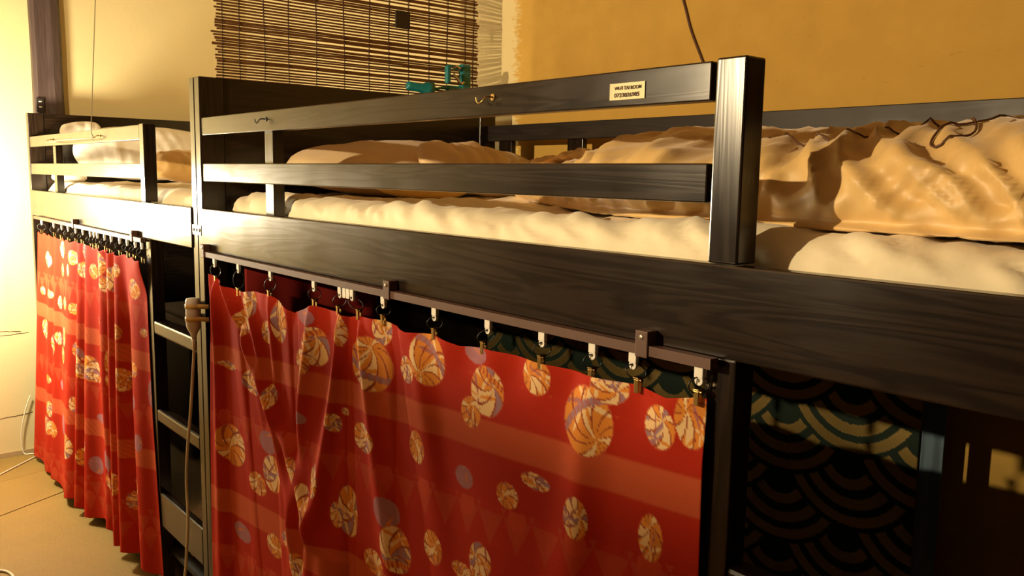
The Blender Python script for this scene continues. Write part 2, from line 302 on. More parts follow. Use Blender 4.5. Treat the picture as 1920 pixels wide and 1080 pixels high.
t = thing('pendant_lamp', 'unseen pendant lamp opposite the bunk beds, with a bowl added to shade the curtains', 'lamp', (PEND_POS[0], PEND_POS[1], PEND_POS[2]))
M_glob2 = plain('glowing_bulb', (0.9, 0.75, 0.5), 0.5, emit=(PEND_COL, PEND_STRENGTH))
bm = bmesh.new(); R = 0.02
lathe(bm, [(0, -R)]+[(R*math.sin(a*math.pi/10), -R*math.cos(a*math.pi/10)) for a in range(1, 10)]+[(0, R)], 16); obj('bulb', bm, M_glob2, t, True)
RB, ZR = 0.25, -0.078
bm = bmesh.new(); pr = [(RB*math.sin(a*math.pi/20), ZR-.10*math.cos(a*math.pi/20)) for a in range(0, 11)]
lathe(bm, [(0, ZR-.10)]+pr[1:]+[(RB-.004, ZR)]+[(p[0]*.98, p[1]+.004) for p in pr[-2:0:-1]]+[(0, ZR-.096)], 32); obj('cutoff_bowl', bm, M_black, t, True)  # bowl added out of view, its rim keeps the bulb's light off the curtains
bm = bmesh.new(); lathe(bm, [(0, ZR-.098), (.014, ZR-.098), (.014, -.018), (0, -.018)], 12); obj('socket', bm, M_black, t, True)
for k in range(3):
    a = k*2*math.pi/3+.4; bm = bmesh.new(); tube(bm, [(RB*.985*math.cos(a), RB*.985*math.sin(a), ZR-.004), (0.01*math.cos(a), .01*math.sin(a), CEIL_Z-PEND_POS[2]-.03)], .0018, 6); obj('chain', bm, M_black, t)
bm = bmesh.new(); lathe(bm, [(0, -.035), (.045, -.02), (.05, 0), (0, 0)], 20, Matrix.Translation((0, 0, CEIL_Z-PEND_POS[2]))); obj('ceiling_rose', bm, M_black, t, True)

# ------------------------------------------------------------------ bunk beds
ZT, ZB, Z2T, Z2B, SRT, SRB, ZH = 1.4259, 1.3819, 1.3125, 1.2674, 1.1998, 1.0932, 1.5275
D = 0.95; PW = 0.034
def hook(bed, x, z, name='hook', m=None):
    bm = bmesh.new()
    pts = [(x, 0.004, z), (x, -0.006, z), (x-0.002, -0.010, z-0.001), (x-0.005, -0.013, z-0.006), (x-0.011, -0.014, z-0.009), (x-0.017, -0.014, z-0.006), (x-0.019, -0.014, z)]
    tube(bm, catmull(pts, 6), 0.0013, 7); h = obj('hook', bm, m or M_brass, bed, True)
    bm = bmesh.new(); lathe(bm, [(0, 0), (.005, 0), (.005, .0015), (0, .0015)], 12, look((x, 0.003, z), (0, -1, 0))); obj('collar', bm, m or M_brass, h)
def bunk(x0, Ln, g, label, lo=0.0):
    b = thing('bunk_bed', label, 'bunk bed', (x0, 0, 0), 'black-stained pine bunk beds in a row')
    for e, (a, c) in enumerate(((0, PW), (Ln-PW, Ln))):
        boxo('post', WZ, b, a, c, 0, 0.062, 0, ZH, .0025); boxo('post', WZ, b, a, c, D-0.062, D, 0, ZH, .0025)
        boxo('headboard', WY, b, a+.004, c-.004, 0.062, D-0.062, SRB, ZH, .002)
        boxo('end_board', WY, b, a+.004, c-.004, 0.062, D-0.062, 0.14, SRB-.003, .002)
    # long rails of the upper and lower bunk
    boxo('side_rail', WX, b, PW+.0005, Ln-PW-.0005, -0.004, 0.020, SRB, SRT, .0025)
    boxo('side_rail', WX, b, PW+.0005, Ln-PW-.0005, D-.024, D, SRB, SRT, .002)
    boxo('side_rail', WX, b, PW+.0005, Ln-PW-.0005, 0.0, 0.024, 0.215, 0.3214, .005)
    boxo('side_rail', WX, b, PW+.0005, Ln-PW-.0005, D-.024, D, 0.215, 0.3214, .002)
    boxo('bed_base', M_base, b, PW+.001, Ln-PW-.001, 0.024, D-.026, 1.115, 1.13, 0)
    if x0 < -1: boxo('added_back_panel', M_base, b, PW+.001, Ln-PW-.001, D-.020, D-.010, .3225, SRB-.001, 0)  # added black panel standing in for the darkness behind the lower bunk
    boxo('bed_base', M_base, b, PW+.001, Ln-PW-.001, 0.026, D-.026, 0.12, 0.135, 0)
    # front guard
    boxo('guard_board', WX, b, PW+.0005, g-.008, 0.003, 0.022, ZB, ZT, .002)
    boxo('guard_board', WX, b, PW+.0005, g-.008, 0.003, 0.022, Z2B, Z2T, .002)
    boxo('guard_post', WZ, b, g, g+.040, 0.0, 0.036, SRT+.0005, ZT+.002, .0025)
    boxo('guard_brace', WZ, b, .364, .408, 0.0225, 0.049, SRT-.08, ZT-.01, .002)
    # back guard: top rail and upright slats
    boxo('back_rail', WXR, b, PW+.0005, Ln-PW-.0005, D-.032, D-.010, 1.402, 1.4505, .002)
    x = .082
    while x < Ln-.12:
        boxo('back_slat', WZ, b, x, x+.062, D-.0245, D-.006, SRT, 1.402, .0015); x += .313
    # ladder
    g += lo
    boxo('ladder_rail', WZ, b, g+.004, g+.046, 0.0, 0.036, 0.0, SRB-.0005, .002)
    boxo('ladder_rung', WX, b, g+.0465, Ln-PW-.0005, 0.0, 0.034, .812, .8515, .006)
    boxo('ladder_rung', WX, b, g+.0465, Ln-PW-.0005, 0.0, 0.034, .545, .5830, .006)
    return b
near = bunk(0.0015, 2.0, 1.6045, 'nearer black wooden bunk bed with a white paper label on its guard rail')
far = bunk(-2.0105, 2.009, 1.553, 'further black wooden bunk bed standing against the cream end wall', .024)
hook(near, .418, 1.4075, m=M_black); hook(near, 1.205, 1.4085)
hook(far, 2.0105-1.550, 1.4055); hook(far, 2.0105-.880, 1.4035)

# bracket that joins the two beds
t = thing('joining_bracket', 'small steel plate with three screws joining the two bed posts', 'bracket', (0, 0, 1.130))
obj('plate', box(bmesh.new(), -.030, .030, -.0035, -.0005, 0.0, .026, .001), M_steel, t)
for sx in (-.02, 0.0, .02):
    bm = bmesh.new(); lathe(bm, [(0, 0), (.0045, 0), (.004, .0018), (0, .0022)], 12, look((sx, -.0034, .013), (0, -1, 0))); obj('screw', bm, M_black, t)

# ------------------------------------------------------------------ curtain tracks, gliders, curtains
def track(x0, x1, brackets, label):
    t = thing('curtain_track', label, 'curtain rail', (x0, 0, 1.08), 'brown plastic curtain tracks under the side rails')
    bm = bmesh.new(); n = 2
    prof = [(-.020, .002), (-.020, .0145), (-.006, .0145), (-.006, .002), (-.0095, .002), (-.0095, .011), (-.0165, .011), (-.0165, .002)]
    R_ = [[bm.verts.new((xx, p[0], p[1])) for p in prof] for xx in (0, x1-x0)]
    for k in range(8): bm.faces.new((R_[0][k], R_[0][(k+1) % 8], R_[1][(k+1) % 8], R_[1][k]))
    for s in (0, 1): bm.faces.new((R_[s][0], R_[s][1], R_[s][2], R_[s][3], R_[s][4], R_[s][5], R_[s][6], R_[s][7]))
    obj('channel', bm, M_track, t)
    for bx in brackets:
        q = obj('bracket', box(bmesh.new(), bx-x0-.010, bx-x0+.010, -.0225, -.0045, -.001, .032, .0015), M_track, t)
        bm = bmesh.new(); lathe(bm, [(0, 0), (.0035, 0), (.003, .0012), (0, .0016)], 10, look((bx-x0, -.0224, .024), (0, -1, 0))); obj('screw', bm, M_steel, q)
    return t
track(.085, 1.632, (.085, .949, 1.531), 'brown curtain track under the nearer bunk, with three brackets')
track(-1.86, -.414, (-1.20, -.50), 'brown curtain track under the further bunk')
ORD = ['first', 'second', 'third', 'fourth', 'fifth', 'sixth', 'seventh', 'eighth', 'ninth', 'tenth', 'eleventh', 'twelfth', 'thirteenth', 'fourteenth', 'fifteenth', 'sixteenth']
def glider(x, y, xc, zc, label, group, ringr=.0125, wide=.0105):
    """white runner in the track, wire ring through it, sprung clip that bites the curtain top"""
    t = thing('curtain_clip', label, 'curtain clip', (x, y, zc), group)
    zt = 1.0765-zc
    bm = bmesh.new(); box(bm, -wide*.6, wide*.6, -.0032, .0032, zt-.008, zt+.006, .001); lathe(bm, [(wide*.55, -.0022), (wide*.55, .0022), (.0022, .0022), (.0022, -.0022), (wide*.55, -.0022)], 14, look((0, 0, zt-.011), (0, 1, 0)))
    obj('runner', bm, M_plast, t)
    top = Vector((0, 0, zt-.011)); bot = Vector((xc-x, 0, .004)); c = (top+bot)/2; hh = max((top-bot).length/2+.001, ringr*.8)
    ax = (top-bot).normalized(); sd = Vector((0.55, 0.83, 0))*ringr
    bm = bmesh.new(); tube(bm, [c+ax*hh*math.cos(a*math.pi/10)+sd*math.sin(a*math.pi/10) for a in range(20)], .0009, 6, True); obj('ring', bm, M_black, t, True)
    bm = bmesh.new(); X = xc-x
    box(bm, X-.0035, X+.0035, -.0045, -.0025, -.014, .003, .0006); box(bm, X-.0035, X+.0035, .0025, .0045, -.014, .003, .0006)
    tube(bm, [(X-.006, 0, .002), (X+.006, 0, .002)], .0026, 8); box(bm, X-.0045, X+.0045, -.0062, .0062, .004, .0058, .0005)
    obj('clip', bm, M_brass, t)
    return t
NG = [(.143, .150, 1.035), (.290, .287, 1.020), (.464, .456, 1.034), (.666, .667, 1.040), (.772, .765, 1.039), (.818, .841, 1.042), (.927, .926, 1.044), (1.084, 1.083, 1.043), (1.223, 1.212, 1.042), (1.344, 1.342, 1.043), (1.442, 1.441, 1.044), (1.512, 1.521, 1.046), (1.613, 1.612, 1.050)]
for i, (x, xc, zc) in enumerate(NG):
    glider(x, -.013, xc, zc, f'{ORD[i]} white runner with ring and brass clip from the left on the nearer track', 'curtain clips on the nearer track')
for j, x in enumerate((.790, .804)):
    tag(obj('curtain_runner', box(bmesh.new(), x-.006, x+.006, -.0162, -.0098, 1.062, 1.0825, .001), M_plast), f'{["left", "right"][j]} of the two spare white runners bunched between the fifth and sixth clips', 'runner', 'spare runners on the nearer track')
FG = [-1.748, -1.531, -1.402, -1.305, -1.195, -1.094, -.995, -.948, -.905, -.819, -.742, -.649, -.571, -.489, -.428]
for i, x in enumerate(FG):
    glider(x, -.013, x+.012*math.sin(i*2.3), 1.036+.003*math.sin(i*1.7), f'{ORD[i]} white runner with black ring from the left on the further track', 'curtain clips on the further track', .017)

RED = np.array((.43, .026, .010)); STR = np.array((.53, .095, .035)); HEX = np.array((.47, .056, .021))
CRM = np.array((.84, .58, .29)); ORA = np.array((.74, .27, .045)); PUR = np.array((.36, .20, .24)); OUT = np.array((.34, .07, .03)); MAU = np.array((.42, .15, .14))
def paint(X, Z, balls, bands):
    n = len(X); col = np.tile(RED, (n, 1))
    for k, z0, z1, slope, xr in bands:
        zz = Z - slope*(X-xr)
        inb = (zz > z0) & (zz < z1)
        if k == 'stripe':
            soft = np.clip((zz-z0)/.0035+.5, 0, 1)*np.clip((z1-zz)/.0035+.5, 0, 1); soft = soft[:, None]
            twill = 1+.10*np.sin((X+zz)*1400)[:, None]
            col = col*(1-soft)+STR*twill*soft
        else:
            u = (X[inb])/.062; v = (zz[inb]-z0)/.062
            a = np.floor(u+v*.58); b = np.floor(u-v*.58); c = np.floor(v*1.16)
            par = (a+b+c) % 2; d = np.hypot((u % 2)-1, (v % 1.72)-.86)
            cc = np.where(par[:, None] > 0, HEX, RED*1.05)
            cc = np.where((d < .32)[:, None], HEX*1.12, cc); col[inb] = cc
    for i, (cx, cz, rx, rz, k) in enumerate(balls):
        sel = np.where((np.abs(X-cx) < rx) & (np.abs(Z-cz) < rz))[0]
        if not len(sel): continue
        p = (X[sel]-cx)/rx; q = (Z[sel]-cz)/rz
        rot = (i*1.37) % 6.28; R2 = p*p+q*q; ins = R2 < 1
        sel = sel[ins]; p = p[ins]; q = q[ins]; R2 = R2[ins]
        p2 = p*math.cos(rot)+q*math.sin(rot); q2 = -p*math.sin(rot)+q*math.cos(rot)
        px, py = (.30, .34) if k != 4 else (-.1, .62)
        an = np.arctan2(q2-py, p2-px); rd = np.hypot(q2-py, p2-px)
        ns = 9 if k != 4 else 12
        s = (an+.55*rd)/(2*math.pi)*ns; idx = np.floor(s).astype(int); fr = s-np.floor(s)
        pal = {0: [CRM, ORA, CRM, PUR], 1: [ORA, CRM, ORA, ORA*.85], 2: [PUR, PUR, PUR, PUR*1.1], 3: [CRM, CRM, PUR, ORA], 4: [ORA, CRM, ORA, ORA]}[k]
        h = (idx*5+i*3) % 4
        cc = np.array(pal)[h]
        # second layer of lens-shaped petals around another pole
        p3, q3 = p2+.35, q2+.45; a3 = np.arctan2(q3, p3); r3 = np.hypot(p3, q3)
        s3 = a3/(2*math.pi)*7; f3 = np.abs(s3-np.floor(s3)-.5); pet = (f3 < .30*(1-r3/1.15)) & (r3 < 1.1)
        if k != 2: cc = np.where(pet[:, None], np.array([CRM, ORA, CRM, MAU])[(np.floor(s3).astype(int)+i) % 4], cc)
        else: cc = np.where((pet & (np.floor(s3).astype(int) == i % 3))[:, None], ORA, cc)
        line = ((fr < .10) | (fr > .93)) & (rd > .08)
        if k != 2: cc = np.where(line[:, None], OUT, cc)
        if k == 3:
            bd = np.abs(q2-.62+.12*p2) < .13; zig = (np.floor(p2*9) % 2) > 0
            cc = np.where(bd[:, None], np.where(zig[:, None], ORA, OUT*1.4), cc)
        if k == 4:
            bd = np.abs(q2+.42-.25*p2*p2) < .12; zig = (np.floor(p2*8) % 2) > 0
            cc = np.where(bd[:, None], np.where(zig[:, None], PUR, MAU), cc)
        cc = np.where((R2 > .93)[:, None] & (k != 2), OUT*1.6, cc)
        if k == 2: cc = cc*.75+RED*.25
        col[sel] = cc
    return col
def gridmesh(name, V, nx, nz, col, m, parent=None, alpha=None):
    me = bpy.data.meshes.new(name)
    i = np.arange((nx-1)*(nz-1)); a = (i//(nz-1))*nz + i % (nz-1)
    F = np.stack([a, a+nz, a+nz+1, a+1], 1)
    me.vertices.add(len(V)); me.vertices.foreach_set('co', V.astype(np.float32).ravel())
    me.loops.add(F.size); me.loops.foreach_set('vertex_index', F.astype(np.int32).ravel())
    me.polygons.add(len(F)); me.polygons.foreach_set('loop_start', np.arange(0, F.size, 4, dtype=np.int32)); me.polygons.foreach_set('loop_total', np.full(len(F), 4, np.int32))
    me.update(calc_edges=True)
    if col is not None:
        at = me.color_attributes.new('print', 'FLOAT_COLOR', 'POINT')
        al = np.ones((len(V), 1)) if alpha is None else alpha[:, None]
        at.data.foreach_set('color', np.hstack([col, al]).astype(np.float32).ravel())
    me.polygons.foreach_set('use_smooth', [True]*len(F))
    me.materials.append(m)
    return link(bpy.data.objects.new(name, me), parent)
def sm(a, b, x): t = np.clip((x-a)/(b-a), 0, 1); return t*t*(3-2*t)

# nearer curtain
nx, nz = 760, 430
gx = np.linspace(.105, 1.622, nx); tt = np.linspace(0, 1, nz)
kx = [.105, .150, .22, .287, .37, .456, .565, .667, .72, .765, .80, .841, .926, 1.0, 1.083, 1.15, 1.212, 1.342, 1.441, 1.521, 1.57, 1.612, 1.622]
kz = [1.040, 1.036, 1.021, 1.016, 1.026, 1.030, 1.003, 1.033, 1.030, 1.033, 1.027, 1.035, 1.038, 1.029, 1.037, 1.029, 1.037, 1.037, 1.038, 1.040, 1.036, 1.045, 1.045]
top = np.interp(gx, kx, kz)
X, Tt = np.meshgrid(gx, tt, indexing='ij'); Zt = np.repeat(top[:, None], nz, 1)
Z = Zt + (0.07-Zt)*Tt
def ridge(x0, z0, x1, z1, wd, amp, Xa, Za):
    u = np.clip((Za-z0)/(z1-z0), 0, 1.6); c = x0+(x1-x0)*u
    return amp*np.exp(-((Xa-c)/(wd*(0.45+.55*u)))**2)*sm(z0+.03, z0-.04, Za)
Y = -0.013 + 0*X
left = sm(1.0, .35, X)
Y -= .006*np.sin(X*21+1.0*Z)*sm(1.03, .8, Z)*(.35+left) + .010*np.sin(X*9.5+1.4)*sm(1.04, .5, Z)
for rd in ((.20, 1.03, .53, .72, .034, .018), (.34, 1.02, .56, .55, .030, .011), (.46, 1.03, .49, .60, .028, .009), (.785, 1.03, .70, .66, .024, .014), (.845, 1.03, .92, .70, .028, .011), (1.03, 1.02, 1.10, .66, .05, .008), (.15, 1.03, .16, .5, .03, .018), (.66, 1.03, .60, .7, .03, .012), (1.44, 1.03, 1.40, .6, .05, .008)):
    Y -= ridge(*rd, X, Z)
for rd in ((.28, 1.02, .38, .60, .030, .018), (.565, 1.01, .60, .60, .03, .016), (.80, 1.03, .80, .70, .016, .010), (.96, 1.03, 1.0, .7, .03, .008)):
    Y += ridge(*rd, X, Z)
Y += .004*np.sin(X*55)*sm(.96, 1.03, Z)
Y = np.minimum(Y, -.0085)
NB = [('stripe', .845, .893, .055, .60), ('hex', .70, .765, .085, .812), ('stripe', .470, .530, .085, .45), ('hex', .325, .39, .085, .5), ('stripe', .15, .20, .06, .5), ('hex', .99, .995, 0, 0)]
col = paint(X.ravel(), Z.ravel(), NEAR, NB)
cu = gridmesh('curtain', np.stack([X.ravel(), Y.ravel(), Z.ravel()], 1), nx, nz, col, M_print)
tag(cu, 'red curtain with large temari ball print hanging flat under the nearer bunk', 'curtain', 'red printed curtains under the bunks')
md = cu.modifiers.new('thickness', 'SOLIDIFY'); md.thickness = 0.0008; md.offset = 0

# further curtain, gathered in pleats and reaching the floor
nx, nz = 420, 270
gu = np.linspace(0, 1, nx)
U, Tt = np.meshgrid(gu, np.linspace(0, 1, nz), indexing='ij')
xl = np.interp(Tt, [0, .35, .7, 1], [-1.80, -1.86, -1.93, -2.0]); xr = np.interp(Tt, [0, .5, 1], [-.428, -.415, -.368])
X = xl+(xr-xl)*U
topz = 1.028+.004*np.sin(U*2*math.pi*14)
botz = .018+.045*U**1.5+.008*np.sin(U*31)
Z = topz+(botz-topz)*Tt
ph = U*2*math.pi*10+1.8*np.sin(U*9)+1.4*np.sin(U*23+1)+1.2*Tt*np.sin(U*14)
amp = (.005+.009*Tt**.8)*(.35+.9*sm(.0, .55, U))
Y = -.020-.012*Tt-.022*Tt*(1-U) + amp*np.sin(ph) + .012*Tt*np.sin(U*11+.5)
Y += .05*Tt*np.exp(-((U-(.865+.03*Tt))/.022)**2) + .03*Tt*np.exp(-((U-(.64+.07*Tt))/.016)**2)
Y = np.minimum(Y, -.010+.06*Tt)
ek = sm(.90, 1.0, U)*sm(.0, .12, Tt); Y = Y*(1-ek)-.004*ek
FB = [('hex', .80, .875, .03, -1.5), ('stripe', .680, .738, .008, -1.5), ('hex', .455, .53, .05, -1.5), ('stripe', .320, .380, .06, -1.5), ('hex', .02, .15, .1, -1.5)]
col = paint(X.ravel(), Z.ravel(), [(b0, b1, b2*.74, b3, b4) for b0, b1, b2, b3, b4 in FAR], FB)
cu = gridmesh('curtain', np.stack([X.ravel(), Y.ravel(), Z.ravel()], 1), nx, nz, col, M_print)
tag(cu, 'red temari print curtain gathered in pleats and reaching the floor under the further bunk', 'curtain', 'red printed curtains under the bunks')
md = cu.modifiers.new('thickness', 'SOLIDIFY'); md.thickness = 0.0008; md.offset = 0

# ------------------------------------------------------------------ bedding
def mattress(x0, x1, y0, y1, z0, z1, label, m=M_sheet, seed=0.0, wr=.006, n=(110, 40)):
    cx, cy, cz = (x0+x1)/2, (y0+y1)/2, (z0+z1)/2; a, b, c = (x1-x0)/2, (y1-y0)/2, (z1-z0)/2; r = min(.05, c*.95)
    bm = bmesh.new(); bmesh.ops.create_cube(bm, size=2.0)
    me = bpy.data.meshes.new('t'); bm.free()
    # rounded box from a subdivided cube shell
    bm = bmesh.new(); cache = {}
    def V(u, v, w_):
        k = (round(u, 5), round(v, 5), round(w_, 5))
        if k in cache: return cache[k]
        p = Vector((u*a, v*b, w_*c)); q = Vector((max(-a+r, min(a-r, p.x)), max(-b+r, min(b-r, p.y)), max(-c+r, min(c-r, p.z))))
        d = p-q
        if d.length > 1e-9: p = q+d.normalized()*r; nn = d.normalized()
        else: nn = Vector((0, 0, 0))
        X_, Y_, Z_ = p.x+cx, p.y+cy, p.z+cz
        s = N3(X_*6+seed, Y_*7, Z_*5)*wr + (abs(N3(X_*13+Z_*22+Y_*6+seed, Y_*11, Z_*14+3))-.25)*wr*1.5 + (abs(N3(X_*27+Z_*40+seed, Y_*24, Z_*20+seed))-.25)*wr*.8
        cache[k] = bm.verts.new((X_+nn.x*s, Y_+nn.y*s, Z_+nn.z*s*1.0)); return cache[k]
    nu, nv = n; nw = 14
    gu = [-1+2*i/nu for i in range(nu+1)]; gv = [-1+2*i/nv for i in range(nv+1)]; gw = [-1+2*i/nw for i in range(nw+1)]
    def sheet(A, B, f):
        for i in range(len(A)-1):
            for j in range(len(B)-1):
                q = [f(A[i], B[j]), f(A[i+1], B[j]), f(A[i+1], B[j+1]), f(A[i], B[j+1])]
                if len(set(q)) == 4: bm.faces.new(q)
    for s in (-1, 1):
        sheet(gu, gv, lambda u, v: V(u, v, s)); sheet(gu, gw, lambda u, w_: V(u, s, w_)); sheet(gv, gw, lambda v, w_: V(s, v, w_))
    o = obj('mattress', bm, m, None, True)
    return tag(o, label, 'mattress', 'mattresses on the bunks')
mattress(.062, 1.958, .051, .915, 1.1305, 1.238, 'cream sheeted mattress on the upper bunk of the nearer bed', seed=1.0, wr=.010, n=(230, 56))
mattress(-1.95, -.045, .051, .915, 1.1305, 1.236, 'cream sheeted mattress on the upper bunk of the further bed', seed=5.0)
mattress(.062, 1.958, .064, .915, .1355, .245, 'mattress on the lower bunk of the nearer bed behind the curtain', seed=9.0)
mattress(-1.95, -.045, .040, .915, .1355, .245, 'crumpled mattress on the lower bunk of the further bed, glimpsed through the ladder', seed=13.0, wr=.012)
def pillow(name, M, w_, h_, th, m, label, cat='pillow', seed=0.0, wr=.008, group=None, corner=.38, n=46):
    bm = bmesh.new(); up, dn = {}, {}
    for i in range(n+1):
        for j in range(n+1):
            u, v = -1+2*i/n, -1+2*j/n
            e = max(0, (1-abs(u)**2.8))**.48*max(0, (1-abs(v)**2.8))**.48
            x = u*w_/2*math.sqrt(1-corner*v*v); y = v*h_/2*math.sqrt(1-corner*u*u)
            s = (N3(x*9+seed, y*9, seed)*wr + abs(N3(x*16+seed, y*7+x*6, 2.0))*wr*1.1 + N3(x*34, y*30, seed)*wr*.35)*min(1, e*2.2)
            border = i in (0, n) or j in (0, n)
            up[i, j] = bm.verts.new(M @ Vector((x, y, th/2*e+s)))
            dn[i, j] = up[i, j] if border else bm.verts.new(M @ Vector((x, y, -th/2*e+s*.3)))
    for i in range(n):
        for j in range(n):
            bm.faces.new((up[i, j], up[i+1, j], up[i+1, j+1], up[i, j+1]))
            q = [dn[i, j], dn[i, j+1], dn[i+1, j+1], dn[i+1, j]]
            if any(k not in (up[i, j], up[i, j+1], up[i+1, j+1], up[i+1, j]) for k in q): bm.faces.new(q)
    return tag(obj(name, bm, m, None, True), label, cat, group)
def frame(o, ex, ey):
    ex = Vector(ex).normalized(); ey = Vector(ey); ey = (ey-ex*ey.dot(ex)).normalized(); ez = ex.cross(ey)
    return Matrix(((ex.x, ey.x, ez.x, o[0]), (ex.y, ey.y, ez.y, o[1]), (ex.z, ey.z, ez.z, o[2]), (0, 0, 0, 1)))
# pillows of the nearer bed lean back on its headboard
pillow('pillow', frame((.250, .520, 1.309), (0, 1, .02), (-.95, 0, .14)), .76, .36, .130, M_pillow, 'plump beige pillow leaning back on the headboard of the nearer bed', seed=2.0, wr=.006)
pillow('pillow', frame((.475, .530, 1.308), (-.15, 1, -.09), (-.60, 0, .52)), .36, .18, .065, M_pillow, 'loose pale pillow corner propped on the larger beige pillow of the nearer bed', seed=7.0, wr=.016)
MC = frame((.500, .350, 1.268), (-.12, 1, .0), (-1, -.12, .22))
o = pillow('cushion', MC, .26, .15, .050, M_tape, 'yellow cushion with a red stitched border under the pillow of the nearer bed', 'cushion', seed=4.0, wr=.002)
M_st = plain('red_stitching', (.22, .02, .012), .8)
for yy in (-.052, -.034):
    for k in range(11):
        u = -.095+.0175*k; bm = bmesh.new()
        zz = .025*(max(0, 1-abs(u/.13)**2.8)**.48)*(max(0, 1-abs(yy/.075)**2.8)**.48)+.0016
        tube(bm, [MC @ Vector((u, yy, zz)), MC @ Vector((u+.011, yy, zz))], .0014, 5); obj('stitch', bm, M_st, o)

def duvet(name, xs, prof, m, label, seed=0.0, wr=.014, nxs=190, ns=84):
    """loft: prof(x) gives a closed ring of (y, z) points; folds pinch the surface"""
    bm = bmesh.new(); rings = []
    for i in range(nxs+1):
        u = i/nxs; x = xs[0]+(xs[1]-xs[0])*u
        P = [Vector((p[0], p[1], 0)) for p in prof(x)]; P.append(P[0]); P2 = [P[-2]]+P+[P[1]]
        ring = []
        tot = []
        for k in range(len(P)-1):
            a, b, c, d = P2[k], P2[k+1], P2[k+2], P2[k+3]
            for q in range(8):
                t_ = q/8; tot.append(0.5*((2*b)+(c-a)*t_+(2*a-5*b+4*c-d)*t_*t_+(3*b-a-3*c+d)*t_**3))
        cen = sum(tot, Vector())/len(tot)
        endk = min(1, u*14, (1-u)*40); endk = math.sin(endk*math.pi/2)**.6
        for k in range(len(tot)):
            p = tot[k]; nx_ = (tot[(k+1) % len(tot)]-tot[k-1]); nn = Vector((-nx_.y, nx_.x, 0)); nn = nn.normalized() if nn.length > 1e-9 else Vector((0, 0, 0))
            Yp, Zp = p.x, p.y
            w1 = N3(x*5+seed, Yp*4, Zp*5)
            w2 = N3(x*9, Yp*9+seed, Zp*9); r1 = 1-abs(N3(x*21+w1*1.8+Zp*13+seed, Yp*7+w2*.7, Zp*5+1))*2.9; r2 = 1-abs(N3(x*36-Zp*30+w2*1.5+seed, Yp*14+w1, Zp*8+4))*2.9
            s = (w1*.8 + max(-.5, r1)*.85 + max(-.6, r2)*.30)*wr - wr*.35
            s *= min(1, max(.12, (Zp-1.240)/.035))
            q = p + nn*s
            q = cen+(q-cen)*endk
            ring.append(bm.verts.new((x, q.x, max(q.y, 1.2375))))
        rings.append(ring)
    n = len(rings[0])
    for A, B in zip(rings[:-1], rings[1:]):
        for k in range(n): bm.faces.new((A[k], A[(k+1) % n], B[(k+1) % n], B[k]))
    bm.faces.new(rings[0]); bm.faces.new(rings[-1][::-1])
    return tag(obj(name, bm, m, None, True), label, 'duvet')
def prof_near(x):
    zt = np.interp(x, [.62, .72, .93, 1.15, 1.34, 1.50, 1.66, 1.95], [1.262, 1.318, 1.346, 1.370, 1.380, 1.370, 1.378, 1.372])
    yf = np.interp(x, [.62, .82, 1.02, 1.22, 1.40, 1.6, 1.75, 1.95], [.50, .41, .29, .175, .115, .120, .098, .075])
    zf = 1.238+(zt-1.238)*.62
    return [(yf+.03, 1.2378), (yf+.004, 1.252), (yf-.004, (1.24+zf)/2), (yf+.012, zf), (yf+.10, zf+(zt-zf)*.55), (.42, zt-.006), (.62, zt), (.78, zt-.012), (.85, zt-.05), (.855, 1.27), (.83, 1.2378), (.5, 1.2376)]
duvet('duvet', (.62, 1.945), prof_near, M_satin, 'rumpled golden satin duvet heaped on the upper bunk of the nearer bed', seed=3.3)
# further bed: white pillow upright on the headboard, pale bundle on top, satin pillow in front
pillow('pillow', frame((-1.885, .47, 1.367), (0, 1, 0), (-.28, 0, .96)), .64, .25, .12, M_white, 'big white pillow standing against the headboard of the further bed', seed=11.0, wr=.008)
pillow('pillow', frame((-1.90, .190, 1.455), (0, 1, .12), (-.15, 0, 1)), .17, .085, .05, M_white, 'small crumpled white pillow behind the top guard board of the further bed', seed=21.0, wr=.014)
pillow('pillow', frame((-1.42, .56, 1.308), (0, 1, 0), (-.75, 0, .45)), .52, .16, .11, M_satin, 'golden satin pillow lying crosswise on the further bed', seed=15.0, wr=.016)
pillow('towel', frame((-1.90, .135, 1.256), (1, 0, 0), (0, 1, 0)), .09, .14, .045, M_white, 'small folded white towel at the head end of the further mattress', 'towel', seed=25.0)
# lower bunk of the further bed
t = thing('storage_box', 'tall dark storage box inside the lower bunk of the further bed', 'box', (-1.0, .42, .254))
obj('body', box(bmesh.new(), -.19, .19, -.17, .17, .008, .41, .004), M_sock, t); obj('lid', box(bmesh.new(), -.195, .195, -.175, .175, .41, .438, .004), M_base, t)
t = thing('folded_quilt', 'folded grey lilac quilt lying on the dark storage box', 'quilt', (-1.0, .42, .693))
for k in range(3): obj('fold', box(bmesh.new(), -.185+.004*k, .185-.003*k, -.165+.005*k, .165, .001+.031*k, .030+.031*k, .012, 3), M_grey, t, True)
pillow('blanket', frame((-.42, .55, .300), (1, 0, 0), (0, 1, .1)), .50, .55, .11, M_brownblk, 'brown blanket bunched on the lower bunk of the further bed', 'blanket', seed=31.0, wr=.02)

